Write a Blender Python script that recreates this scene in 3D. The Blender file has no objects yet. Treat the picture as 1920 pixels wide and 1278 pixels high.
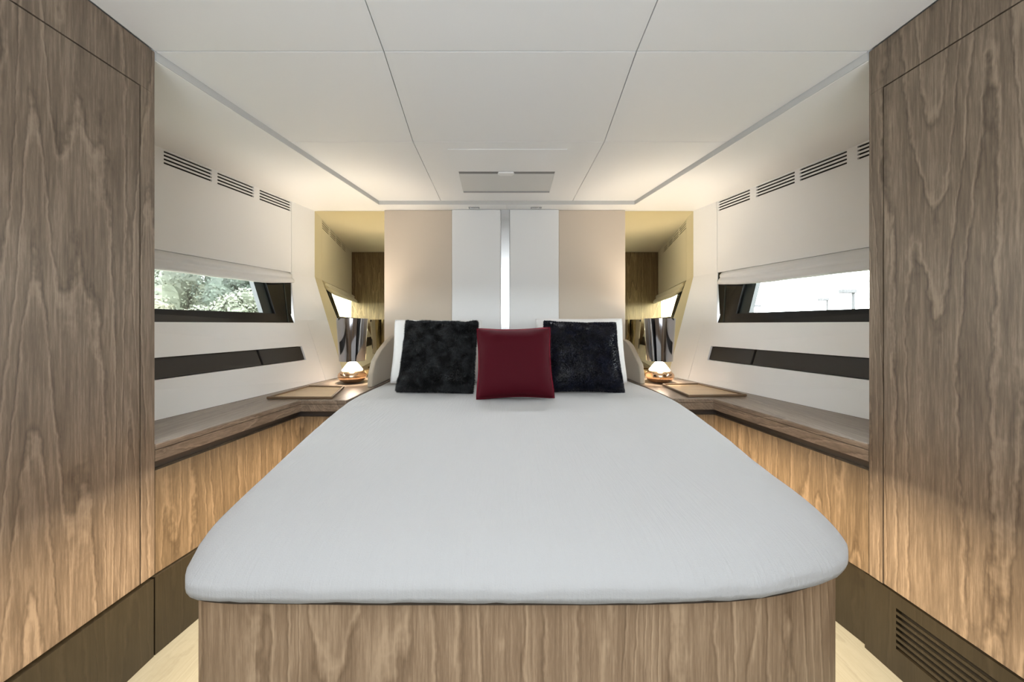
import bpy, bmesh, math, random
from mathutils import Vector, Matrix, noise
random.seed(7)
S = bpy.context.scene
COL = S.collection
PI = math.pi
H0 = 1.15                      # camera height above the floor; heights below are given relative to it

# ------------------------------------------------------------------ camera
cam_d = bpy.data.cameras.new('camera'); cam = bpy.data.objects.new('camera', cam_d); COL.objects.link(cam)
cam.location = (0, 0, H0); cam.rotation_euler = (PI/2, 0, 0)
cam_d.sensor_width = 36; cam_d.lens = 620/1920*36
cam_d.shift_x = 15/1920; cam_d.shift_y = -31/1920
cam_d.clip_start = 0.02; cam_d.clip_end = 400
S.camera = cam
S.view_settings.view_transform = 'Standard'; S.view_settings.look = 'None'
S.view_settings.gamma = 1; S.view_settings.use_curve_mapping = False
S.view_settings.exposure = 0.13

# ------------------------------------------------------------------ world: even bright overcast
w = bpy.data.worlds.new('sky'); S.world = w; w.use_nodes = True
nt = w.node_tree; bg = nt.nodes['Background']
bg.inputs[0].default_value = (0.93, 0.97, 1.0, 1); bg.inputs[1].default_value = 26.0

# ------------------------------------------------------------------ large lights
def area(name, loc, rot, sx, sy, power, col=(1, 1, 1), spread=180):
    l = bpy.data.lights.new(name, 'AREA'); l.shape = 'RECTANGLE'; l.size = sx; l.size_y = sy
    l.energy = power; l.color = col; l.spread = math.radians(spread)
    o = bpy.data.objects.new(name, l); COL.objects.link(o); o.location = loc; o.rotation_euler = rot
    return o
WARM = (1.0, 0.80, 0.54)
K_LED, K_UP, K_DOWN = .92, .7, 1.35
P_UP, P_CEIL, P_REAR, P_SPOT = 41, 8, 20, 2.0
area('unseen_up_fill', (0.0, -.95, .95), (PI, 0, 0), 1.8, .7, P_UP, (0.86, 0.94, 1.0))  # added upward fill, unseen behind the camera, evens out ceiling and bed
area('unseen_top_fill', (0.03, -0.35, 2.085), (0, 0, 0), 1.5, 1.1, P_CEIL, (0.86, 0.94, 1.0))  # added overhead fill, unseen behind the camera, brightens the bed
area('unseen_rear_fill', (0.0, -1.36, 1.3), (PI/2, 0, 0), 1.7, 1.2, P_REAR, (0.86, 0.94, 1.0))  # added soft fill from the rear, no real source there
for _x in (-.237, .255): area('spotlight_beam', (_x, 2.618, 2.068), (math.radians(-52), 0, 0), .066, .014, P_SPOT, (0.95, 0.97, 1.0), 85)

# ------------------------------------------------------------------ helpers
def finish(name, bm, mat, parent=None, smooth=False, bevel=0, loc=None, rec=True):
    if rec: bmesh.ops.recalc_face_normals(bm, faces=bm.faces[:])
    me = bpy.data.meshes.new(name); bm.to_mesh(me); bm.free()
    if smooth:
        for p in me.polygons: p.use_smooth = True
    o = bpy.data.objects.new(name, me); COL.objects.link(o)
    if mat: me.materials.append(mat)
    if bevel:
        m = o.modifiers.new('bevel', 'BEVEL'); m.width = bevel; m.segments = 2; m.limit_method = 'ANGLE'; m.angle_limit = 0.6
    if parent:
        o.parent = parent
        o.location = -wloc(parent)
    return o
def wloc(o):
    v = Vector(o.location)
    while o.parent: o = o.parent; v += Vector(o.location)
    return v
def empty(name, loc, label, cat, group=None):
    o = bpy.data.objects.new(name, None); COL.objects.link(o); o.location = loc
    o['label'] = label; o['category'] = cat
    if group: o['group'] = group
    return o
def tag(o, label=None, cat=None, group=None, kind=None):
    if label: o['label'] = label
    if cat: o['category'] = cat
    if group: o['group'] = group
    if kind: o['kind'] = kind
    return o
def box(bm, x0, x1, y0, y1, z0, z1):
    v = [bm.verts.new(p) for p in ((x0,y0,z0),(x1,y0,z0),(x1,y1,z0),(x0,y1,z0),(x0,y0,z1),(x1,y0,z1),(x1,y1,z1),(x0,y1,z1))]
    for f in ((3,2,1,0),(4,5,6,7),(0,1,5,4),(1,2,6,5),(2,3,7,6),(3,0,4,7)): bm.faces.new([v[i] for i in f])
def prism(bm, a, b):
    n = len(a); A = [bm.verts.new(p) for p in a]; B = [bm.verts.new(p) for p in b]
    bm.faces.new(A); bm.faces.new(B[::-1])
    for i in range(n): bm.faces.new((A[i], B[i], B[(i+1) % n], A[(i+1) % n]))
def slab(bm, pts, z0, z1):
    prism(bm, [(x, y, z0) for x, y in pts], [(x, y, z1) for x, y in pts])
def mk(name, boxes, mat, parent=None, bevel=0):
    bm = bmesh.new()
    for b in boxes: box(bm, min(b[0],b[1]), max(b[0],b[1]), b[2], b[3], b[4], b[5])
    return finish(name, bm, mat, parent, bevel=bevel)
def mks(name, slabs, mat, parent=None, bevel=0):
    bm = bmesh.new()
    for pts, z0, z1 in slabs: slab(bm, pts, z0, z1)
    return finish(name, bm, mat, parent, bevel=bevel)
def lathe(bm, prof, cx, cy, cz, n=40, cap=True):
    rings = []
    for r, z in prof:
        rings.append([bm.verts.new((cx+r*math.cos(2*PI*k/n), cy+r*math.sin(2*PI*k/n), cz+z)) for k in range(n)])
    for a, b in zip(rings, rings[1:]):
        for k in range(n): bm.faces.new((a[k], a[(k+1) % n], b[(k+1) % n], b[k]))
    if cap: bm.faces.new(rings[0][::-1]); bm.faces.new(rings[-1])
def lerp(a, b, t): return a+(b-a)*t
def interp(tab, x):
    if x <= tab[0][0]: return tab[0][1]
    for (a, b), (c, d) in zip(tab, tab[1:]):
        if x <= c: return b+(d-b)*(x-a)/(c-a)
    return tab[-1][1]

# ------------------------------------------------------------------ materials
def mat(name, col=(.8,.8,.8), rough=.5, metal=0, **kw):
    m = bpy.data.materials.new(name); m.use_nodes = True
    b = m.node_tree.nodes['Principled BSDF']
    b.inputs['Base Color'].default_value = (*col, 1); b.inputs['Roughness'].default_value = rough
    b.inputs['Metallic'].default_value = metal
    for k, v in kw.items(): b.inputs[k.replace('_', ' ')].default_value = v
    return m
def N(m, t, **kw):
    n = m.node_tree.nodes.new(t)
    for k, v in kw.items(): setattr(n, k, v)
    return n
def L(m, a, b): m.node_tree.links.new(a, b)
def bsdf(m): return m.node_tree.nodes['Principled BSDF']
def coords(m, scale, rot=(0,0,0)):
    tc = N(m, 'ShaderNodeTexCoord'); mp = N(m, 'ShaderNodeMapping')
    mp.inputs['Scale'].default_value = scale; mp.inputs['Rotation'].default_value = rot
    L(m, tc.outputs['Object'], mp.inputs['Vector']); return mp.outputs['Vector']
def noise_tex(m, vec, scale, detail=3, rough=.5, dist=0):
    n = N(m, 'ShaderNodeTexNoise'); n.inputs['Scale'].default_value = scale; n.inputs['Detail'].default_value = detail
    n.inputs['Roughness'].default_value = rough; n.inputs['Distortion'].default_value = dist
    L(m, vec, n.inputs['Vector']); return n.outputs['Fac']
def ramp(m, fac, stops):
    r = N(m, 'ShaderNodeValToRGB'); e = r.color_ramp.elements
    while len(e) < len(stops): e.new(.5)
    for el, (p, c) in zip(e, stops): el.position = p; el.color = (*c, 1) if len(c) == 3 else c
    L(m, fac, r.inputs['Fac']); return r.outputs['Color']
def math_n(m, op, a, b=None):
    n = N(m, 'ShaderNodeMath', operation=op)
    for i, v in enumerate((a, b)):
        if v is None: continue
        if isinstance(v, (int, float)): n.inputs[i].default_value = v
        else: L(m, v, n.inputs[i])
    return n.outputs[0]
def bump(m, h, strength, dist=.002):
    b = N(m, 'ShaderNodeBump'); b.inputs['Strength'].default_value = strength; b.inputs['Distance'].default_value = dist
    L(m, h, b.inputs['Height']); L(m, b.outputs['Normal'], bsdf(m).inputs['Normal'])
def wood(name, dark, mid, light, axis='Z', rough=.42, seed=0.0):
    """oak veneer: long fibres along axis, plus cathedral figure from contour lines of a stretched noise"""
    m = mat(name, mid, rough)
    s = {'Z': ((1, 1, .06)), 'Y': ((1, .06, 1)), 'X': ((.06, 1, 1))}[axis]
    tc = N(m, 'ShaderNodeTexCoord'); mp = N(m, 'ShaderNodeMapping')
    mp.inputs['Scale'].default_value = s; mp.inputs['Location'].default_value = (seed, seed*1.7, seed*.6)
    L(m, tc.outputs['Object'], mp.inputs['Vector']); v = mp.outputs['Vector']
    base = noise_tex(m, v, 3.2, 2, .45, .25)
    wob = noise_tex(m, v, 15, 2, .5)
    wc = coords(m, (6, 6, 3.4)); wig = noise_tex(m, wc, 3.2, 3, .6)
    f = math_n(m, 'ADD', math_n(m, 'MULTIPLY', base, 25.0), math_n(m, 'MULTIPLY', wob, .9))
    f = math_n(m, 'ADD', f, math_n(m, 'MULTIPLY', wig, .75))
    fr = math_n(m, 'FRACT', f)
    line = ramp(m, fr, [(0, (.60,)*3), (.07, (.05,)*3), (.18, (.46,)*3), (.78, (.56,)*3), (.92, (1,)*3), (1, (.60,)*3)])
    s2 = {'Z': (1, 1, .045), 'Y': (1, .045, 1), 'X': (.045, 1, 1)}[axis]
    fib = noise_tex(m, coords(m, s2), 190, 4, .75)
    fib2 = noise_tex(m, v, 32, 3, .6)
    mix = math_n(m, 'ADD', math_n(m, 'MULTIPLY', line, .27), math_n(m, 'ADD', math_n(m, 'MULTIPLY', fib, .62), math_n(m, 'MULTIPLY', fib2, .40)))
    col = ramp(m, mix, [(.44, dark), (.64, mid), (.82, light)])
    L(m, col, bsdf(m).inputs['Base Color'])
    bump(m, mix, .25, .001)
    return m
M = {}
M['white'] = mat('satin_white_paint', (.81,.81,.81), .38)
M['ceil'] = mat('ceiling_panel_white', (.82,.82,.82), .5)
M['ceilgap'] = mat('ceiling_joint_grey', (.60,.59,.57), .7)
M['reveal'] = mat('reveal_shade_grey', (.55,.55,.54), .6)  # grey stands in for shade on the white ceiling step
M['wood'] = wood('grey_oak', (.095,.069,.048), (.180,.135,.098), (.31,.24,.178))
M['wood_cab'] = wood('cabinet_oak', (.080,.055,.033), (.14,.100,.062), (.24,.175,.115), seed=1.2)
M['wood_r'] = wood('grey_oak_right', (.095,.069,.048), (.180,.136,.097), (.31,.24,.175), seed=5.3)
M['wood_bed'] = wood('warm_oak', (.17,.108,.062), (.29,.195,.12), (.46,.33,.215), seed=2.1)
M['wood_shelf'] = wood('shelf_oak', (.12,.09,.068), (.20,.155,.118), (.31,.245,.19), axis='Y', rough=.3, seed=3)
M['tray_wood'] = wood('tray_oak', (.42,.29,.16), (.56,.41,.25), (.68,.52,.34), axis='X', rough=.35, seed=8)
M['tray_rim'] = mat('tray_dark_rim', (.16,.10,.055), .4)
M['carcass'] = mat('dark_carcass', (.045,.032,.022), .7)
M['channel'] = mat('lip_shadow_dark', (.05,.042,.038), .3)  # dark colour stands in for the shadow under the shelf lip
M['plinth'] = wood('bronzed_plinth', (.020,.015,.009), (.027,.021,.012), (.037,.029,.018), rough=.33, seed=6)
M['slotdark'] = mat('slot_black', (.012,.010,.008), .6)
M['ventdark'] = mat('vent_cavity', (.02,.018,.016), .8)
M['floor'] = wood('pale_floor', (.32,.31,.25), (.36,.35,.285), (.39,.38,.315), axis='Y', rough=.45, seed=11)
M['black'] = mat('black_glass_border', (.004,.004,.004), .16)
M['teal'] = mat('dark_frame_reveal', (.016,.022,.021), .4)
M['leather'] = mat('dark_brown_leather', (.022,.018,.015), .5)
_l = noise_tex(M['leather'], coords(M['leather'], (1,1,1)), 260, 2); bump(M['leather'], _l, .3, .001)
M['mirror'] = mat('bronze_mirror', (.70,.61,.37), .015, 1)
M['beige'] = mat('beige_wall_leather', (.56,.485,.40), .5)
_l = noise_tex(M['beige'], coords(M['beige'], (1,1,1)), 300, 2); bump(M['beige'], _l, .15, .001)
M['wing'] = mat('wing_fabric', (.44,.38,.30), .85, Sheen_Weight=.3)
M['panelwhite'] = mat('white_leather_panel', (.78,.79,.80), .55)
M['steel'] = mat('polished_steel', (.62,.63,.64), .22, 1)
M['chrome'] = mat('smoked_chrome', (.42,.41,.42), .07, 1)
M['shadein'] = mat('shade_lining', (.75,.62,.42), .5)
M['gold'] = mat('rose_gold', (.78,.52,.33), .10, 1)
M['linen'] = mat('white_bedspread', (.46,.467,.478), .85, Sheen_Weight=.15)
v = coords(M['linen'], (1, .10, .16))
_a = noise_tex(M['linen'], v, 120, 2, .5, .4); _b = noise_tex(M['linen'], coords(M['linen'], (1,1,1)), 420, 2)
bump(M['linen'], math_n(M['linen'], 'ADD', _a, math_n(M['linen'], 'MULTIPLY', _b, .35)), .42, .004)
M['pillow'] = mat('white_cotton', (.78,.78,.78), .8)
M['mattress'] = mat('mattress_ticking', (.7,.7,.7), .8)
M['blind'] = mat('blind_fabric', (.70,.70,.70), .8, Transmission_Weight=0)
_l = noise_tex(M['blind'], coords(M['blind'], (1,1,1)), 500, 2); bump(M['blind'], _l, .25, .001)
def fur_mat(name, c0, c1, rough, seed):
    m = mat(name, c0, rough, Sheen_Weight=.06, Sheen_Roughness=.4, Specular_IOR_Level=.3)
    f = noise_tex(m, coords(m, (1,1,1)), 16+seed, 3, .6, .6)
    L(m, ramp(m, f, [(.42, c0), (.72, c1)]), bsdf(m).inputs['Base Color']); return m
M['fur'] = fur_mat('charcoal_fur', (.003,.0033,.004), (.045,.050,.055), .5, 0)
M['navy'] = fur_mat('navy_fur', (.0018,.002,.006), (.006,.008,.022), .34, 3)
M['red'] = mat('crimson_velvet', (.065,.001,.007), .7, Sheen_Weight=.7, Sheen_Roughness=.22, Specular_IOR_Level=.15)
bsdf(M['red']).inputs['Sheen Tint'].default_value = (.6,.02,.06,1)
M['vinyl'] = mat('grey_screen', (.64,.64,.63), .6)
M['greymet'] = mat('grey_plastic', (.30,.30,.30), .4)
M['shadow'] = mat('hatch_gap_shade', (.20,.20,.20), .6)  # dark tone painted for the shaded gap beside the hatch screen
def emis(name, col, s):
    m = mat(name, (.8,.8,.8), .5); b = bsdf(m)
    b.inputs['Emission Color'].default_value = (*col, 1); b.inputs['Emission Strength'].default_value = s; return m
M['led'] = emis('led_glow', WARM, 3*K_LED)
M['opal'] = emis('opal_glow', (1,.88,.70), 2.0)
M['bulb'] = emis('bulb_glow', (1,.78,.5), 10)
M['fillface'] = emis('fill_panel_glow', (1,.98,.94), 1.2)
g = bpy.data.materials.new('window_glass'); g.use_nodes = True
for n in list(g.node_tree.nodes):
    if n.type != 'OUTPUT_MATERIAL': g.node_tree.nodes.remove(n)
_t = N(g, 'ShaderNodeBsdfTransparent'); _g = N(g, 'ShaderNodeBsdfGlossy'); _g.inputs['Roughness'].default_value = .01
_x = N(g, 'ShaderNodeMixShader'); _x.inputs[0].default_value = .05
_t.inputs[0].default_value = (.90,.92,.91,1)
L(g, _t.outputs[0], _x.inputs[1]); L(g, _g.outputs[0], _x.inputs[2]); L(g, _x.outputs[0], g.node_tree.nodes['Material Output'].inputs[0])
M['glass'] = g
def leafy(name, a, b):
    m = mat(name, a, .7); f = noise_tex(m, coords(m, (1,1,1)), 2.5, 3)
    L(m, ramp(m, f, [(.35, a), (.65, b)]), bsdf(m).inputs['Base Color']); return m
M['leaf1'] = leafy('grey_green_leaves', (.020,.030,.021), (.038,.052,.036))
M['leaf2'] = leafy('olive_leaves', (.035,.043,.024), (.062,.070,.045))
M['leaf3'] = leafy('yellow_green_leaves', (.058,.060,.034), (.085,.083,.052))
M['bark'] = mat('bark', (.03,.024,.018), .9)
M['grass'] = leafy('bank_grass', (.05,.06,.03), (.08,.08,.05))
M['post'] = mat('pale_grey_post', (.022,.022,.024), .6)

# ------------------------------------------------------------------ geometry of the flared side walls
ZC, ZM, YB = .955, .926, 2.70         # ceiling field, ceiling margin (relative to camera), back wall
FL = -1.15
def Xf(s, y, h):
    top = 1.546+(.264 if s < 0 else .28)*(2.70-y)
    bot = (1.306+.175*(2.7-y)) if s < 0 else (1.34+.22*(2.7-y))
    if h >= .39: return top
    return lerp(bot, top, (h+.42)/.81)
def W(s, y, h, off=0): return (s*(Xf(s, y, h)-off), y, H0+h)
def patch(bm, s, quad, o0, o1):
    """quad: (y,h) corners on the wall surface; o0..o1: depth range, positive is into the cabin"""
    prism(bm, [W(s, y, h, o0) for y, h in quad], [W(s, y, h, o1) for y, h in quad])
def rect(y0, y1, h0, h1): return [(y0,h0), (y1,h0), (y1,h1), (y0,h1)]
def patches(name, s, quads, o0, o1, m, parent=None, bevel=0):
    bm = bmesh.new()
    for q in quads: patch(bm, s, q, o0, o1)
    return finish(name, bm, m, parent, bevel=bevel)

XW = {-1: 1.225, 1: 1.28}           # wardrobe fronts
YW = 1.147                          # their far ends
Y0 = YW+.015                        # where the side walls come out from behind them
# grille extents along y
GR = {-1: [(1.50,1.711), (1.747,1.968), (1.998,2.213), (2.252,2.484)], 1: [(1.50,1.706), (1.748,1.960), (1.986,2.208), (2.249,2.480)]}
GT, GB = .919, .849

# floor, rear wall
fl = tag(mk('floor', [(-2.3, 2.3, -1.9, 2.9, H0+FL-.06, H0+FL)], M['floor']), kind='structure')
for s, side in ((-1, 'left'), (1, 'right')):
    wl = patches('wall_'+side, s, [rect(Y0, 2.49, -.42, -.25-.004)], -.03, 0, M['white'])
    tag(wl, kind='structure')
    ye = 2.37
    patches('lower_panel', s, [rect(Y0, 2.49, -.155, .012)], -.03, 0, M['white'], wl)
    patches('end_panel', s, [rect(ye+.003, 2.49, -.254, -.155)], -.03, 0, M['white'], wl)
    patches('recess_back', s, [rect(Y0, ye+.01, -.26, -.15)], -.05, -.032, M['carcass'], wl)
    ym = 2.045 if s < 0 else 2.06
    for y0, y1 in ((Y0, ym-.007), (ym+.007, ye)):
        o = patches('dark_trim_panel', s, [rect(y0, y1, -.251, -.158)], -.03, -.008, M['leather'], wl, bevel=.003)
        o['label'] = 'dark brown leather panel let into the white wall'
    # slope beside the window and the vertical corner strip
    patches('corner_strip', s, [[(2.492,-.42), (2.72,-.42), (2.72,.012), (2.492,.012)], [(2.379,.012), (2.72,.012), (2.72,.39), (2.487,.39)],
                                rect(2.492, 2.72, .39, ZM)], -.03, 0, M['white'], wl)
    # upright upper panel with openings for the grilles
    q = [rect(Y0, 2.489, .39, GB), rect(Y0, 2.489, GT, ZM)]
    ys = [Y0]+[v for ab in GR[s] for v in ab]+[2.489]
    for i in range(0, len(ys), 2):
        if ys[i+1]-ys[i] > .004: q.append(rect(ys[i], ys[i+1], GB, GT))
    patches('upper_panel', s, q, -.02, .0, M['white'], wl)
    for y0, y1 in GR[s]:
        gx = patches('vent_grille', s, [rect(y0-.004, y1+.004, GB-.004, GT+.004)], -.013, -.009, M['ventdark'], wl)
        n = 4; slot = .0105; sl = (GT-GB-n*slot)/(n-1)
        for k in range(n-1):
            h = GB+slot+k*(slot+sl)
            bm = bmesh.new(); patch(bm, s, rect(y0, y1, h, h+sl), -.005, 0); finish('slat', bm, M['white'], gx)
    # outer hull skin beyond the wardrobe, keeps daylight out except at the window
    bm = bmesh.new()
    for q in (rect(.9, 2.74, -.60, 0.0), rect(.9, 2.74, .42, 1.1)): patch(bm, s, q, -.12, -.10)
    patch(bm, s, rect(2.43, 2.74, 0, .42), -.12, -.10)
    finish('hull_skin', bm, M['carcass'], wl)

# back wall (hidden core), ceiling
tag(mk('wall_back', [(-1.62, 1.62, YB+.03, YB+.10, 0, 2.14)], M['white']), kind='structure')
ce = tag(mk('ceiling', [(-2.3, 2.3, -1.9, 2.9, H0+ZC+.014, H0+ZC+.06)], M['ceilgap']), kind='structure')
# margins around the raised field
for s in (-1, 1):
    xa, xb = (-1.225, -.970) if s < 0 else (1.28, 1.012)
    mks('ceiling_margin', [([(xa, Y0), (xb, 2.56), (0.02, 2.56), (0.02, YB+.04), (s*2.0, YB+.04), (s*2.0, Y0)], H0+ZM, H0+ZC+.014)], M['ceil'], ce, bevel=.003)
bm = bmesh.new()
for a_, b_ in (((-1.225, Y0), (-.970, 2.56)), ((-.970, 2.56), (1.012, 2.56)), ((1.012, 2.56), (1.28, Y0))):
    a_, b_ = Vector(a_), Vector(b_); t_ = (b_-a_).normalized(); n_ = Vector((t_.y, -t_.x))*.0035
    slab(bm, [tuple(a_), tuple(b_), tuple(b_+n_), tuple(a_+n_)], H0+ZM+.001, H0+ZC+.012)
finish('reveal_shade', bm, M['reveal'], ce)['label'] = 'thin grey shade strip put round the raised ceiling field'
COLX = [[(.0,-1.224),(YW,-1.222),(1.732,-1.119),(2.56,-.968)], [(.0,-.36),(.6,-.385),(YW,-.42),(1.732,-.476),(2.56,-.488)],
        [(.0,.40),(.6,.43),(YW,.463),(1.732,.525),(2.56,.53)], [(.0,1.279),(YW,1.277),(1.732,1.166),(2.56,1.010)]]
rows = [-1.9, -1.2, -.6, 0, .57, Y0-.004, 1.732, 2.557]
gp = .0014
for r0, r1 in zip(rows, rows[1:]):
    for c in range(3):
        a, b = COLX[c], COLX[c+1]
        ga = gp if c else 0; gb = gp if c < 2 else 0
        pts = [(interp(a, r0)+ga, r0+gp), (interp(b, r0)-gb, r0+gp), (interp(b, r1)-gb, r1-gp), (interp(a, r1)+ga, r1-gp)]
        mks('ceiling_panel', [(pts, H0+ZC, H0+ZC+.013)], M['ceil'], ce, bevel=.0015)
# rear wall behind the camera with the doorway to the saloon
rw = tag(mk('wall_rear', [(-2.3, -.62, -1.50, -1.44, 0, H0+ZC), (.72, 2.3, -1.50, -1.44, 0, H0+ZC), (-.62, .72, -1.50, -1.44, H0+.86, H0+ZC)], M['wood_bed']), kind='structure')
tag(mk('door_1', [(-.617, .717, -1.49, -1.45, .004, H0+.857)], M['wood'], bevel=.003), kind='structure')

# ------------------------------------------------------------------ windows
def win(s, n):
    fr = tag(patches('window_%d' % n, s, [[(Y0,.012), (2.378,.012), (2.376,.074), (Y0,.074)], [(2.258,.074), (2.382,.074), (2.490,.389), (2.27,.389)],
             [(Y0,.36), (2.27,.36), (2.27,.389), (Y0,.389)]], -.026, -.006, M['black']), kind='structure')
    patches('window_frame', s, [[(2.19,.040), (2.33,.040), (2.35,.385), (2.205,.385)], rect(Y0, 2.2, .040, .078)], -.055, -.027, M['teal'], fr)
    patches('window_seal', s, [[(2.33,.018), (2.337,.018), (2.425,.385), (2.418,.385)]], -.006, -.003, M['teal'], fr)
    patches('pane', s, [rect(Y0, 2.235, .055, .37)], -.052, -.046, M['glass'], fr)
    # blind: soft roman folds hanging below the upright panel
    bm = bmesh.new()
    # (distance in front of the frame, fraction of the drop)
    prof = [(.002,-.04), (.006,.0), (.012,.10), (.027,.22), (.030,.34), (.019,.46), (.017,.50), (.026,.60), (.036,.72), (.036,.86), (.025,.97), (.012,1.0), (.003,.96), (.001,.5)]
    ya, yb_ = Y0+.006, (2.476 if s < 0 else 2.45)
    n_ = 60; rings = []
    for i in range(n_+1):
        y = lerp(ya, yb_, i/n_); e = .55 if i in (0, n_) else (.85 if i == n_-1 else 1)
        drop = .112 if s < 0 else .122
        endk = max(0, (y-2.10)/.37); drop -= .030*endk**2
        drop *= 1+.03*math.sin((y-1)*2.6)
        ring = []
        for o, t in prof:
            hh = .391-drop*t-.004*noise.noise(Vector((y*6, t*3, s*2)))*t
            oo = (o+.006*noise.noise(Vector((y*5, t*4, s*3)))*min(1, o/.02))*e
            ring.append(bm.verts.new((s*(Xf(s, y, min(hh, .3899))-oo+(.016 if t < .05 else .004)), y, H0+hh)))
        rings.append(ring)
    m_ = len(prof)
    for a, b in zip(rings, rings[1:]):
        for k in range(m_): bm.faces.new((a[k], b[k], b[(k+1) % m_], a[(k+1) % m_]))
    bm.faces.new(rings[0]); bm.faces.new(rings[-1][::-1])
    side = 'left' if s < 0 else 'right'
    b_ = finish('roman_blind', bm, M['blind'], smooth=True)
    view = 'green trees' if s < 0 else 'white sky'
    tag(b_, 'gathered pale grey fabric blind over the window showing %s' % view, 'blind', 'blinds above the cabin windows')
win(-1, 1); win(1, 2)

# ------------------------------------------------------------------ wardrobes
for s in (-1, 1):
    X = XW[s]; side = 'left' if s < 0 else 'right'; wd = M['wood'] if s < 0 else M['wood_r']
    r = empty('wardrobe', (s*(X+.35), .0, 0), 'tall grey oak wardrobe on the left, beside the window with trees' if s < 0 else
              'tall grey oak wardrobe on the right, with slotted vent in its plinth', 'wardrobe')
    hb = -.875; dt = .804 if s < 0 else .80; yd = 1.112 if s < 0 else 1.115
    o = mk('body', [(s*(X+.019), s*(X+.73), -1.40, YW, H0+hb-.004, H0+ZC-.001)], M['carcass'], r)
    mk('end_panel', [(s*(X+.0195), s*(X+.735), YW-.001, YW+.012, H0+hb-.002, H0+ZM-.001)], wd, r)
    mk('fascia', [(s*X, s*(X+.018), -1.40, YW+.012, H0+dt+.0025, H0+ZC-.001)], wd, r)
    mk('stile', [(s*X, s*(X+.018), yd+.003, YW+.012, H0+hb, H0+dt+.0015)], wd, r)
    for y0, y1 in ((.30, yd), (-.52, .297), (-1.40, -.523)):
        mk('door', [(s*X, s*(X+.018), y0, y1, H0+hb+(0 if s < 0 else .002), H0+dt-.0015)], wd, r, bevel=.0012)
    px = X-.012 if s < 0 else X+.004
    if s < 0:
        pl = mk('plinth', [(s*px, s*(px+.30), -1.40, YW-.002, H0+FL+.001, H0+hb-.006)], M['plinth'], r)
    else:
        # plinth framed round an opening that holds seven slots
        vy0, vy1, vt, vb = .35, 0, 0, 0
        y1g = 1.083; y0g = .38; vt = -.928; vb = -1.062
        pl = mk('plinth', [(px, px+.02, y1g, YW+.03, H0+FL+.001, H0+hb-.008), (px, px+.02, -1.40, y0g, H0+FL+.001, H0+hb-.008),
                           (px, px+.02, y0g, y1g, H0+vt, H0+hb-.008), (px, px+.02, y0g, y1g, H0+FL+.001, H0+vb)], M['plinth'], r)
        gr = mk('vent_grille', [(px+.018, px+.024, y0g-.01, y1g+.01, H0+vb-.006, H0+vt+.006)], M['slotdark'], r)
        n = 7; slot = .0112; sl = (vt-vb-n*slot)/(n-1)
        for k in range(n-1):
            z = H0+vb+slot+k*(slot+sl)
            mk('slat', [(px, px+.004, y0g, y1g, z, z+sl)], M['plinth'], gr)

# ------------------------------------------------------------------ side cabinets and shelves
CN = {-1: dict(c=(1.125, 1.83), bed=.868, wall=lambda y: Xf(-1, y, -.42)), 1: dict(c=(1.185, 1.87), bed=.955, wall=lambda y: Xf(1, y, -.42))}
ST, SB, CT = -.42, -.481, -.513
for s in (-1, 1):
    X = XW[s]; cx, cy = CN[s]['c']; bx = CN[s]['bed']; wd = M['wood_cab']; hb = -.875
    wx = lambda y: Xf(s, y, -.42)
    def P(l): return [(s*a, b) for a, b in l]
    y0 = YW+.014
    lab = 'white sky' if s > 0 else 'trees'
    sh = mks('shelf', [(P([(X, y0), (cx, cy), (bx, cy), (bx, YB), (wx(YB)-.001, YB), (wx(y0)-.001, y0)]), H0+ST-.022, H0+ST)], M['wood_shelf'], bevel=.004)
    tag(sh, 'grey-brown oak shelf along the wall beneath the window with %s' % lab, 'shelf', 'oak shelves beside the bed')
    mks('front_lip', [(P([(X, y0), (cx, cy), (cx+.022, cy+.022), (X+.022, y0)]), H0+SB, H0+ST-.0225),
                      (P([(cx, cy), (bx, cy), (bx, cy+.022), (cx+.022, cy+.022)]), H0+SB, H0+ST-.0225)], M['wood_shelf'], sh)
    r = empty('side_cabinet', (s*(X+.2), 1.5, 0), 'low warm-lit oak cabinet under the shelf %s of the bed' % ('left' if s < 0 else 'right'), 'cabinet', 'oak cabinets beside the bed')
    d = .006
    mks('body', [(P([(X+.03, y0), (cx+.035, cy+.03), (bx+.01, cy+.03), (bx+.01, YB), (wx(YB)-.06, YB), (wx(y0)-.06, y0)]), H0+hb, H0+SB-.001)], M['channel'], r)
    mks('front_panel', [(P([(X, y0), (cx+.012, cy+.012), (cx+.034, cy+.029), (X+.029, y0)]), H0+hb, H0+CT)], wd, r)
    mks('end_panel', [(P([(cx+.010, cy+.012), (bx, cy+.012), (bx, cy+.029), (cx+.034, cy+.029)]), H0+hb, H0+CT)], wd, r)
    pxo = -.012 if s < 0 else .018
    yp = YW+.003 if s < 0 else YW+.032
    mks('plinth', [(P([(X+pxo, yp), (cx+.012+pxo, cy+.012), (bx+.01, cy+.014), (bx+.01, cy+.2), (X+.3, cy+.2), (X+.3, yp)]), H0+FL+.001, H0+hb-.003)], M['plinth'], r)

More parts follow.
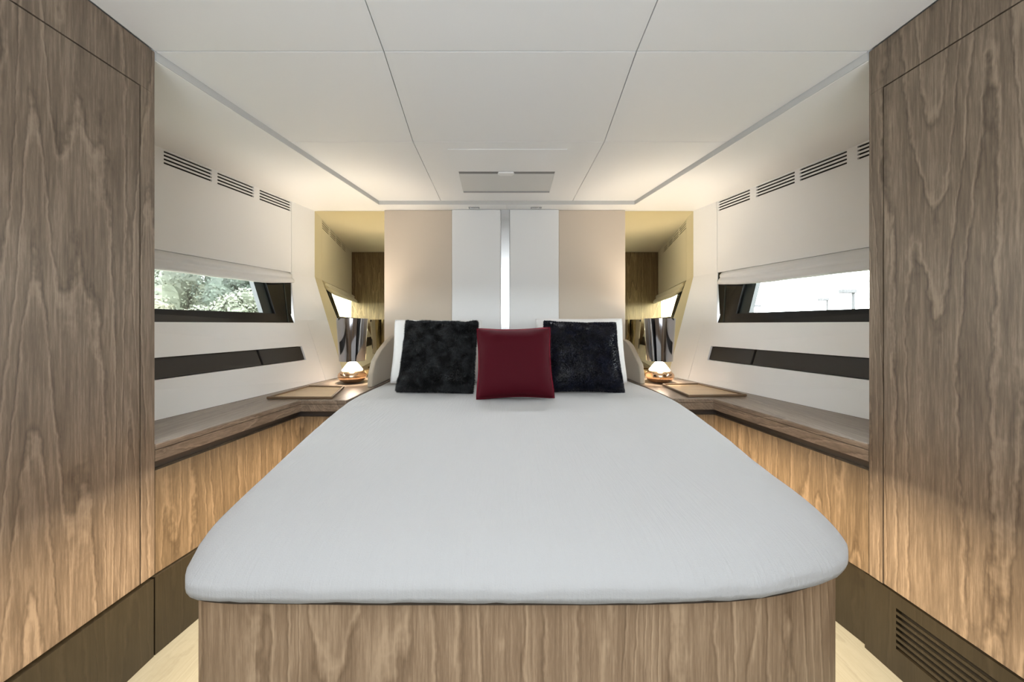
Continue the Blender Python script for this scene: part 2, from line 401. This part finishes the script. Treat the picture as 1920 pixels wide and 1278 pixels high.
# ------------------------------------------------------------------ back wall: mirrors, panels, steel strip
for s in (-1, 1):
    x1 = -.971 if s < 0 else .984
    pts = [(x1, -.419), (s*(Xf(s, YB, -.42)), -.419), (s*Xf(s, YB, .39), .39), (s*Xf(s, YB, .39), ZM-.001), (x1, ZM-.001)]
    bm = bmesh.new(); prism(bm, [(x, YB, H0+h) for x, h in pts], [(x, YB+.006, H0+h) for x, h in pts])
    m_ = finish('wall_mirror', bm, M['mirror'])
    tag(m_, 'tall bronze tinted mirror with a slanting edge behind the %s lamp' % ('left' if s < 0 else 'right'), 'mirror', 'bronze mirrors on the back wall')
hb_ = empty('headboard', (0, 2.68, H0-.9), 'headboard wall with beige and white panels, steel strip and side wings', 'headboard')
mk('beige_panel', [(-.970, -.421, 2.675, 2.728, H0-.42, H0+ZM-.001)], M['beige'], hb_, bevel=.006)
mk('beige_panel', [(.443, .983, 2.675, 2.728, H0-.42, H0+ZM-.001)], M['beige'], hb_, bevel=.006)
mk('white_panel', [(-.419, -.026, 2.655, 2.728, H0-.42, H0+ZM-.001)], M['panelwhite'], hb_, bevel=.008)
mk('white_panel', [(.046, .441, 2.655, 2.728, H0-.42, H0+ZM-.001)], M['panelwhite'], hb_, bevel=.008)
mk('steel_strip', [(-.024, .044, 2.668, 2.728, H0-.42, H0+ZM-.001)], M['steel'], hb_)
for s in (-1, 1):
    x0 = -.912 if s < 0 else .992
    yz = [(2.20,-.4195), (2.21,-.33), (2.26,-.25), (2.36,-.187), (2.50,-.13), (2.60,-.10), (2.672,-.09), (2.672,-.4195)]
    if s > 0: yz = [(2.32,-.4195), (2.33,-.34), (2.35,-.284), (2.43,-.226), (2.52,-.16), (2.60,-.13), (2.672,-.12), (2.672,-.4195)]
    bm = bmesh.new(); t = .035
    prism(bm, [(x0, y, H0+h) for y, h in yz], [(x0+t*(-1 if s > 0 else 1), y, H0+h) for y, h in yz])
    finish('side_wing', bm, M['wing'], hb_, bevel=.008)['label'] = 'beige fabric wing with a curved front edge'

# ------------------------------------------------------------------ bed
LT = [(.582,-.40), (.583,-.50), (.592,-.565), (.612,-.592), (.66,-.622), (.75,-.665), (.9,-.70), (1.27,-.785), (1.60,-.845), (1.86,-.873), (2.12,-.872), (2.19,-.862), (2.61,-.862)]
RT = [(.582,.30), (.590,.44), (.612,.56), (.650,.665), (.70,.728), (.78,.765), (.88,.792), (1.06,.825), (1.3,.885), (1.6,.94), (1.86,.968), (2.20,.966), (2.27,.942), (2.61,.942)]
def outline():
    pts = [(x, y) for y, x in LT][::-1]                      # head-left to foot-left
    pts += [(x, .580) for x in (-.25, -.1, .05, .18)]
    pts += [(x, y) for y, x in RT]
    pts += [(x, 2.61) for x in (.6, .3, 0, -.3, -.6)]
    pts = [Vector((x, y)) for x, y in pts]
    out = []; n = len(pts)                                  # Catmull-Rom, closed
    for i in range(n):
        p0, p1, p2, p3 = pts[i-1], pts[i], pts[(i+1) % n], pts[(i+2) % n]
        k = max(2, int((p2-p1).length/.02))
        for j in range(k):
            t = j/k
            if max((p1-p0).length, (p3-p2).length, (p2-p1).length) > .25 and (p2-p1).length > .2 or p1.y > 2.1:
                q = p1.lerp(p2, t)
            else:
                q = .5*((2*p1)+(p2-p0)*t+(2*p0-5*p1+4*p2-p3)*t*t+(3*p1-p0-3*p2+p3)*t**3)
            out.append(q)
    # even resample
    return out
OUT = outline()
def inset(pts, d):
    n = len(pts); res = []
    for i in range(n):
        a, b = pts[(i-2) % n], pts[(i+2) % n]
        t = (b-a).normalized(); nrm = Vector((-t.y, t.x))   # outline runs head-left -> foot -> head-right: interior on the left
        res.append(pts[i]+nrm*d)
    return res
def loft(bm, rings, cap0=False, cap1=False):
    R = [[bm.verts.new(p) for p in r] for r in rings]
    n = len(R[0])
    for a, b in zip(R, R[1:]):
        for k in range(n): bm.faces.new((a[k], a[(k+1) % n], b[(k+1) % n], b[k]))
    if cap0: bm.faces.new(R[0][::-1])
    if cap1: bm.faces.new(R[-1])
bed = empty('bed', (.05, 1.6, 0), 'island double bed with an oak base, narrowing to a rounded foot', 'bed')
def sidegap(q, near, far):
    """inset distance: small round the foot, larger along the flanks"""
    t = min(1, max(0, (q.y-.72)/.15)); return lerp(near, far, t)
def ring_var(near, far):
    a = inset(OUT, near); b = inset(OUT, far)
    return [p.lerp(q, min(1, max(0, (o.y-(.62 if o.x < 0 else .72))/.09))) for p, q, o in zip(a, b, OUT)]
bm = bmesh.new(); rr = ring_var(.020, .11)
rr = [Vector((max(-.845, min(.92, p.x)), min(p.y, 2.60))) for p in rr]
loft(bm, [[(p.x, p.y, H0+FL+.001) for p in rr], [(p.x, p.y, H0-.505) for p in rr]], True, True)
base = finish('base', bm, M['wood_bed'], bed)
bm = bmesh.new(); rr = [Vector((max(-.855, min(.935, p.x)), min(p.y, 2.60))) for p in inset(OUT, .014)]
loft(bm, [[(p.x, p.y, H0-.504) for p in rr], [(p.x, p.y, H0-.490) for p in rr]], True, True)
finish('platform', bm, M['carcass'], bed)
bm = bmesh.new(); rr = [Vector((max(-.84, min(.92, p.x)), min(p.y, 2.60))) for p in inset(OUT, .03)]
loft(bm, [[(p.x, p.y, H0-.489) for p in rr], [(p.x, p.y, H0-.445) for p in rr]], True, True)
finish('mattress', bm, M['mattress'], bed)
# warm LED strips under the overhang on both flanks
for s, tab in ((-1, LT), (1, RT)):
    ya, yb_ = (.72 if s < 0 else .82), 1.80
    xa, xb = interp(tab, ya), interp(tab, yb_)
    q = [(xa-s*.045, ya), (xa-s*.033, ya), (xb-s*.033, yb_), (xb-s*.045, yb_)]
    mks('led_strip', [(q, H0-.514, H0-.506)], M['led'], bed)['label'] = 'warm glowing strip under the bed overhang'
    q = [(xa-s*.024, ya-.02), (xa-s*.021, ya-.02), (xb-s*.021, yb_), (xb-s*.024, yb_)]
    mks('led_cutoff_lip', [(q, H0-.5193, H0-.5045)], M['steel'], bed)  # added lip, cuts the strip's light off so it stays low
    ln = math.hypot(yb_-ya, xb-xa); ang = math.atan2(xb-xa, yb_-ya)
    a = area('bed_led_light', ((xa+xb)/2-s*.036, (ya+yb_)/2, H0-.517), (0, 0, 0), .012, ln, 14*K_LED, WARM)
    a.rotation_euler = (Matrix.Rotation(-ang, 4, 'Z') @ Matrix.Rotation(math.radians(-36*s), 4, 'Y')).to_euler()
# bedspread
bm = bmesh.new(); rings = []
hem = []
for i, q in enumerate(OUT):
    hem.append(-.487+.0035*noise.noise(Vector((q.x*9, q.y*9, 3)))+.002*noise.noise(Vector((q.x*40, q.y*40, 1))))
def wav(q, a): return a*noise.noise(Vector((q.x*14, q.y*14, 7)))+.5*a*noise.noise(Vector((q.x*45, q.y*45, 2)))
def relax(pts, k):
    n = len(pts)
    for _ in range(k): pts = [pts[i]*.5+(pts[i-1]+pts[(i+1) % n])*.25 for i in range(n)]
    return pts
def step(pts, d):
    n = len(pts); res = []
    for i in range(n):
        a, b = pts[(i-3) % n], pts[(i+3) % n]; t = (b-a).normalized(); res.append(pts[i]+Vector((-t.y, t.x))*d*(1 if d <= 0 else lerp(1, .3, min(1, max(0, (pts[i].y-1.0)/.8)))))
    return relax(res, 3)
cur = relax(OUT, 2)
rings.append([(p.x, p.y, H0+h) for p, h in zip(step(cur, .006), hem)])
rings.append([(p.x, p.y, H0+h-.002) for p, h in zip(cur, hem)])
for k, h in enumerate((-.479, -.472, -.466)):
    out_ = [a-(b-a).normalized()*(wav(a, .004)+.001) if (b-a).length > 0 else a for a, b in zip(cur, step(cur, .01))]
    rings.append([(p.x, p.y, H0+h) for p in out_])
R_ = .13; top = -.415; prev = 0
for k in range(1, 15):
    a = PI/2*k/14; d = R_*(1-math.cos(a)); cur = step(cur, (d-prev)); prev = d
    h = -.466+(top+.466)*math.sin(a)**1.15
    rings.append([(p.x, p.y, H0+h+wav(p, .0015)) for p in cur])
last = cur
spine = lambda p: Vector((.04, min(2.1, max(1.15, p.y))))
for k in range(1, 31):
    t = k/30; ring = []
    for p in last:
        c = spine(p); q = p.lerp(c, t)
        h = top+.008*math.sin(min(1, t*3)*PI/2)+.004*noise.noise(Vector((q.x*2.2, q.y*2.2, 0)))+.0022*noise.noise(Vector((q.x*9, q.y*4, 5)))
        if q.y > 1.9: h -= .004*min(1, (q.y-1.9)/.3)
        ring.append((q.x, q.y, H0+h))
    rings.append(ring)
loft(bm, rings)
bmesh.ops.remove_doubles(bm, verts=bm.verts[:], dist=.0002)
cv = finish('bedspread', bm, M['linen'], smooth=True)
tag(cv, 'white textured bedspread covering the whole mattress', 'bedspread')

# ------------------------------------------------------------------ cushions and pillows
def cushion(name, w_, h_, t_, m, label, cat, cx, yb, hb, lean, tilt=0, group=None, yaw=0, pinch=.055, fur=0, furlen=.010, seed=0, sagk=.0, n=26):
    base = Vector((cx, yb, H0+hb))
    root = empty(name, base, label, cat, group)
    rot = Matrix.Rotation(yaw, 3, 'Z') @ Matrix.Rotation(-lean, 3, 'X') @ Matrix.Rotation(tilt, 3, 'Y')
    def pt(u, v, side):
        ex = 1-pinch*(1-v*v)**1.0*abs(u)**2; ez = 1-pinch*(1-u*u)**1.0*abs(v)**2
        # softened corner ears
        x = u*w_/2*ex*(1-.02*abs(v)**6); z = v*h_/2*ez*(1-.02*abs(u)**6)
        p = max(0, (1-u**4))**.62*max(0, (1-v**4))**.62
        wr = .006*noise.noise(Vector((u*2.6+seed, v*2.6, side*2)))+.003*noise.noise(Vector((u*7+seed, v*7, side)))
        y = -side*(t_/2*p*(1-.10*v)+wr*min(1, p*2))
        z -= sagk*(1-u*u)*max(0, v)
        return Vector((x, y, z+h_/2))
    bm = bmesh.new()
    F = {}
    for side in (1, -1):
        for i in range(n+1):
            for j in range(n+1):
                u = math.sin((i/n-.5)*PI); v = math.sin((j/n-.5)*PI)
                u = lerp(u, i/n*2-1, .55); v = lerp(v, j/n*2-1, .55)
                if side == -1 and (i in (0, n) or j in (0, n)): F[side, i, j] = F[1, i, j]; continue
                F[side, i, j] = bm.verts.new(base+rot @ pt(u, v, side))
        for i in range(n):
            for j in range(n):
                q = (F[side,i,j], F[side,i+1,j], F[side,i+1,j+1], F[side,i,j+1])
                bm.faces.new(q if side == 1 else q[::-1])
    o = finish('cover', bm, m, root, smooth=True)
    if not fur:
        # piping round the seam
        loopuv = [(i/20*2-1, -1) for i in range(20)]+[(1, i/20*2-1) for i in range(20)]+[(1-i/20*2, 1) for i in range(20)]+[(-1, 1-i/20*2) for i in range(20)]
        P_ = [base+rot @ pt(u, v, 1) for u, v in loopuv]; bm = bmesh.new(); rings = []
        nn = len(P_)
        rr = .0028 if not fur else .0015
        for i in range(nn):
            t = (P_[(i+1) % nn]-P_[i-1]).normalized(); a = t.cross(rot @ Vector((0,1,0))).normalized(); b = t.cross(a)
            rings.append([bm.verts.new(P_[i]+(a*math.cos(k*PI/3)+b*math.sin(k*PI/3))*rr) for k in range(6)])
        for i in range(nn):
            A, B = rings[i], rings[(i+1) % nn]
            for k in range(6): bm.faces.new((A[k], B[k], B[(k+1) % 6], A[(k+1) % 6]))
        finish('piping', bm, m, root, smooth=True)
    if fur:
        rnd = random.Random(seed); verts = []; faces = []
        for k in range(fur):
            side = 1
            if k % 5 == 0:
                e = rnd.random()*2-1; u, v = [(e, 1), (e, -1), (1, e), (-1, e)][rnd.randrange(4)]
            else: u, v = rnd.uniform(-1, 1), rnd.uniform(-1, 1)
            p = pt(u, v, side)
            e_ = .02; nrm = (pt(min(1,u+e_), v, 1)-pt(max(-1,u-e_), v, 1)).cross(pt(u, min(1,v+e_), 1)-pt(u, max(-1,v-e_), 1)).normalized()
            if nrm.y > 0: nrm = -nrm
            outw = Vector((u**5, 0, v**5))
            fx = noise.noise(Vector((u*2.5, v*2.5, seed+9)))*1.6; fz = noise.noise(Vector((u*2.5, v*2.5, seed+19)))*1.6-.5
            d = (nrm*.55+outw*.6+Vector((fx, 0, fz))*.8+Vector((rnd.uniform(-.4,.4), rnd.uniform(-.3,.1), rnd.uniform(-.4,.4)))).normalized()
            sdir = d.cross(Vector((0, 1, .2))).normalized()*.0013
            ln = furlen*rnd.uniform(.7, 1.3)
            i0 = len(verts)
            for q in (p-sdir, p+sdir, p+d*ln): verts.append(base+rot @ q)
            faces.append((i0, i0+1, i0+2))
        me = bpy.data.meshes.new('fur'); me.from_pydata([tuple(q) for q in verts], [], faces); me.materials.append(m)
        fo = bpy.data.objects.new('fur', me); COL.objects.link(fo); fo.parent = root; fo.location = -base; fo['kind'] = 'stuff'
    return root
TB = -.408
cushion('pillow', .63, .45, .13, M['pillow'], 'white pillow behind the charcoal fur cushion, in the left wing', 'pillow', -.47, 2.27, TB+.004, math.radians(13), group='white sleeping pillows', seed=1, pinch=.04)
cushion('pillow', .63, .46, .13, M['pillow'], 'white pillow behind the navy cushion, beside the right wing', 'pillow', .535, 2.27, TB+.004, math.radians(13), group='white sleeping pillows', seed=4, pinch=.04)
cushion('fur_cushion', .462, .455, .15, M['fur'], 'charcoal black faux fur cushion on the left of the bed', 'cushion', -.412, 1.965, TB+.004, math.radians(21), tilt=math.radians(.8), fur=30000, furlen=.016, seed=2, group='cushions on the bed', yaw=math.radians(-3))
cushion('fur_cushion', .472, .455, .15, M['navy'], 'glossy navy black faux fur cushion on the right of the bed', 'cushion', .487, 1.975, TB+.004, math.radians(22), tilt=math.radians(1.2), fur=26000, furlen=.009, seed=5, group='cushions on the bed', yaw=math.radians(2))
cushion('velvet_cushion', .43, .405, .15, M['red'], 'crimson red velvet cushion in front, between two dark fur cushions', 'cushion', .062, 1.785, TB+.004, math.radians(17), tilt=math.radians(-1), seed=8, group='cushions on the bed', pinch=.07)

# ------------------------------------------------------------------ lamps
for s in (-1, 1):
    x, y = (-1.100, 2.40) if s < 0 else (1.128, 2.40)
    z = H0+ST
    r = empty('table_lamp', (x, y, z), 'lamp with smoked chrome shade and rose gold base, %s of the bed' % ('left' if s < 0 else 'right'), 'lamp', 'bedside table lamps')
    bm = bmesh.new()
    prof = [(.030,.001), (.060,.004), (.084,.020), (.096,.042), (.098,.054), (.093,.068), (.082,.080), (.072,.086), (.066,.086)]
    lathe(bm, prof, x, y, z, 48); finish('base', bm, M['gold'], r, smooth=True)
    bm = bmesh.new(); lathe(bm, [(.070,.087), (.072,.092), (.060,.108), (.044,.128), (.030,.145), (.012,.152)], x, y, z, 40); finish('diffuser_cone', bm, M['opal'], r, smooth=True)
    bm = bmesh.new(); lathe(bm, [(.006,.148), (.006,.36)], x, y, z, 12); finish('stem', bm, M['steel'], r, smooth=True)
    bm = bmesh.new()
    lathe(bm, [(.088,.158), (.106,.463), (.1035,.463), (.0855,.158), (.088,.158)], x, y, z, 64, cap=False)
    bmesh.ops.remove_doubles(bm, verts=bm.verts[:], dist=.0001)
    sh = finish('lamp_shade', bm, M['chrome'], r, smooth=True)
    m_ = sh.modifiers.new('e', 'EDGE_SPLIT'); m_.split_angle = .7
    bm = bmesh.new()
    for k in range(3):
        a = k*2*PI/3; ca, sa = math.cos(a), math.sin(a)
        prism(bm, [(x-sa*.002, y+ca*.002, z+.34), (x+sa*.002, y-ca*.002, z+.34), (x+ca*.096+sa*.002, y+sa*.096-ca*.002, z+.34), (x+ca*.096-sa*.002, y+sa*.096+ca*.002, z+.34)],
              [(x-sa*.002, y+ca*.002, z+.343), (x+sa*.002, y-ca*.002, z+.343), (x+ca*.096+sa*.002, y+sa*.096-ca*.002, z+.343), (x+ca*.096-sa*.002, y+sa*.096+ca*.002, z+.343)])
    finish('shade_carrier', bm, M['steel'], r)
    bm = bmesh.new(); lathe(bm, [(.004,.362), (.014,.368), (.02,.385), (.024,.40), (.018,.418), (.004,.425)], x, y, z, 16)
    finish('bulb', bm, M['bulb'], r, smooth=True)
    for dz, e in ((.30, 20.0*K_DOWN), (.385, 10.0*K_UP)):
        l = bpy.data.lights.new('lamp_light', 'POINT'); l.energy = e; l.color = (1, .86, .68); l.shadow_soft_size = .045
        lo = bpy.data.objects.new('lamp_light', l); COL.objects.link(lo); lo.parent = r; lo.location = (0.0, -.03, dz)

# ------------------------------------------------------------------ trays
for s, cs in ((-1, [(-1.335,1.858), (-1.310,2.215), (-1.055,2.185), (-.965,1.858)]), (1, [(1.415,1.925), (1.350,2.30), (1.085,2.27), (1.062,1.905)])):
    zt = H0+ST
    c = [Vector(p) for p in cs]; ctr = sum(c, Vector((0, 0)))/4
    r = empty('serving_tray', (ctr.x, ctr.y, zt), 'shallow wooden tray with a dark rim in front of the %s lamp' % ('left' if s < 0 else 'right'), 'tray', 'wooden trays on the shelves')
    inn = [p.lerp(ctr, .07) for p in c]
    mks('tray_base', [([(p.x, p.y) for p in inn], zt+.001, zt+.006)], M['tray_wood'], r)
    for i in range(4):
        a, b, ia, ib = c[i], c[(i+1) % 4], inn[i], inn[(i+1) % 4]
        mks('rim', [([tuple(a), tuple(b), tuple(ib), tuple(ia)], zt+.001, zt+.014)], M['tray_rim'], r, bevel=.002)

# ------------------------------------------------------------------ ceiling hatch and small fittings
zc = H0+ZC
r = empty('ceiling_hatch', (.02, 2.1, zc), 'white ceiling hatch with a grey roller screen and central catch above the headboard', 'hatch')
bm = bmesh.new()
for q in ([(-.308,1.80), (.345,1.80), (.330,2.06), (-.298,2.06)], [(-.298,2.06), (-.283,2.06), (-.293,2.38), (-.308,2.38)], [(.318,2.06), (.333,2.06), (.343,2.38), (.328,2.38)],
          [(-.308,2.38), (.343,2.38), (.350,2.43), (-.315,2.43)]): slab(bm, q, zc-.0035, zc-.0003)
finish('surround', bm, M['ceil'], r)
mks('screen', [([(-.282,2.088), (.317,2.088), (.326,2.362), (-.292,2.362)], zc-.004, zc-.0003)], M['vinyl'], r)
mks('hatch_gap_shade', [([(-.282,2.061), (.317,2.061), (.317,2.086), (-.282,2.086)], zc-.005, zc-.0003)], M['shadow'], r)
mks('pull_bar', [([(-.290,2.364), (.325,2.364), (.326,2.379), (-.291,2.379)], zc-.009, zc-.0003)], M['greymet'], r, bevel=.002)
mks('catch', [([(-.035,2.052), (.060,2.052), (.066,2.075), (.050,2.096), (-.025,2.096), (-.041,2.075)], zc-.016, zc-.0055)], M['ceil'], r, bevel=.004)
for i, x in enumerate((-.237, .255)):
    r = empty('ceiling_spotlight', (x, 2.66, H0+ZM), 'small grey slot fitting at the back edge of the ceiling, %s of centre' % ('left' if i == 0 else 'right'), 'light fitting', 'small fittings at the ceiling edge')
    mk('housing', [(x-.043, x+.043, 2.605, 2.632, H0+ZM-.006, H0+ZM-.0003)], M['greymet'], r, bevel=.002)
    mk('lens', [(x-.034, x+.034, 2.611, 2.626, H0+ZM-.0072, H0+ZM-.0058)], M['steel'], r)

# ------------------------------------------------------------------ outside: bank with trees to the left, lamp posts to the right
tag(mk('ground', [(-90, 90, -60, 130, -2.2, -1.9)], M['grass']), kind='structure')
def leaves(seed, n, rx, rz):
    rnd = random.Random(seed); vs = []; fs = []
    lobes = [(Vector((rnd.uniform(-.6,.6)*rx, rnd.uniform(-.6,.6)*rx, rnd.uniform(-.5,.6)*rz)), rnd.uniform(.35,.6)*rx) for _ in range(9)]
    for _ in range(n):
        c, r_ = rnd.choice(lobes); d = Vector((rnd.gauss(0,1), rnd.gauss(0,1), rnd.gauss(0,1))).normalized()
        p = c+d*r_*rnd.uniform(.55, 1.05); p.z = p.z
        a = Vector((rnd.gauss(0,1), rnd.gauss(0,1), rnd.gauss(0,1))).normalized()*.085; b = a.cross(d).normalized()*.05
        i = len(vs); vs += [tuple(p-a), tuple(p+b), tuple(p+a), tuple(p-b)]; fs.append((i, i+1, i+2, i+3))
    for c, r_ in lobes:                              # dense twiggy heart of each lobe
        i = len(vs); q = r_*.72; m_ = 8
        for a in range(1, 6):
            for b in range(m_):
                th = PI*a/6; ph = 2*PI*b/m_; k_ = q*rnd.uniform(.8, 1.1)
                vs.append((c.x+k_*math.sin(th)*math.cos(ph), c.y+k_*math.sin(th)*math.sin(ph), c.z+k_*math.cos(th)*1.2))
        for a in range(4):
            for b in range(m_): fs.append((i+a*m_+b, i+(a+1)*m_+b, i+(a+1)*m_+(b+1) % m_, i+a*m_+(b+1) % m_))
        fs.append(tuple(i+b for b in range(m_))); fs.append(tuple(i+4*m_+b for b in range(m_)))
    return vs, fs
def tree(x, y, hgt, rx, m, seed, label, bush=False):
    z0 = -1.9; r = empty('bush' if bush else 'tree', (x, y, z0), label, 'shrub' if bush else 'tree', 'shrubs on the bank' if bush else 'trees outside the window')
    bm = bmesh.new(); lathe(bm, [(.14,0), (.10,hgt*.4), (.06,hgt*.8)], x, y, z0, 8); finish('trunk', bm, M['bark'], r, smooth=True)
    rz = hgt*(.45 if bush else .36)
    vs, fs = leaves(seed, 7500, rx, rz*1.1)
    zc_ = z0+hgt-rz
    me = bpy.data.meshes.new('foliage'); me.from_pydata([(a+x, b+y, c+zc_) for a, b, c in vs], [], fs); me.materials.append(m)
    o = bpy.data.objects.new('foliage', me); COL.objects.link(o); o.parent = r; o.location = (-x, -y, -z0); o['kind'] = 'stuff'
PLACE = ['rising right beside the wardrobe edge', 'second from the wardrobe', 'in the middle of the glass', 'right of the middle of the glass', 'nearest the black corner of the frame', 'mostly hidden by the black window corner']
for i, (px, D, h, rx, m) in enumerate([(270, 22, 10, 3.0, 'leaf1'), (338, 19, 9.4, 3.2, 'leaf2'), (395, 22, 10, 3.0, 'leaf1'), (448, 19, 9, 2.5, 'leaf1'), (500, 22, 9.6, 2.8, 'leaf2')]):
    tree(-(945-px)/620*D, D, h, rx, M[m], 20+i, ('grey-green' if m == 'leaf1' else 'pale olive')+' tree outside the left window, '+PLACE[i])
for i, (px, D, h, rx, m) in enumerate([(285, 15, 4.5, 1.5, 'leaf3'), (335, 14.4, 4.2, 1.3, 'leaf3'), (388, 15, 4.6, 1.4, 'leaf2'), (438, 14.4, 4.2, 1.3, 'leaf3'), (487, 15, 4.7, 1.4, 'leaf2')]):
    tree(-(945-px)/620*D, D, h, rx, M[m], 40+i, ('pale yellow-green' if m == 'leaf3' else 'pale olive')+' shrub outside the left window, '+PLACE[i], True)
for i, (px, pt, D, side, lab) in enumerate([(1600, 546, 26, -1, 'pale lamp post with a bent head, nearest the right wardrobe'), (1551, 561, 40, -1, 'small distant lamp post in the middle of the right window'), (1412, 573, 46, 1, 'tiny distant lamp post near the black corner of the right window')]):
    x = (px-945)/620*D; zt = H0+(608-pt)/620*D
    r = empty('street_lamp', (x, D, -1.9), lab, 'street lamp', 'lamp posts outside the right window')
    bm = bmesh.new(); lathe(bm, [(.13,0), (.10,zt+1.9)], x, D, -1.9, 10); finish('pole', bm, M['post'], r)
    mk('lamp_head', [(x+side*1.0, x-side*.1, D-.2, D+.2, zt-.15, zt+.15)], M['post'], r, bevel=.04)

# added glowing panel behind the camera, unseen, goes with the overhead fill
r = empty('added_fill_panel', (.03, -.35, zc), 'added flat white fill panel, unseen behind the camera', 'light fitting')
mk('fill_panel_face', [(-.72, .78, -.9, .2, zc-.012, zc-.004)], M['fillface'], r)
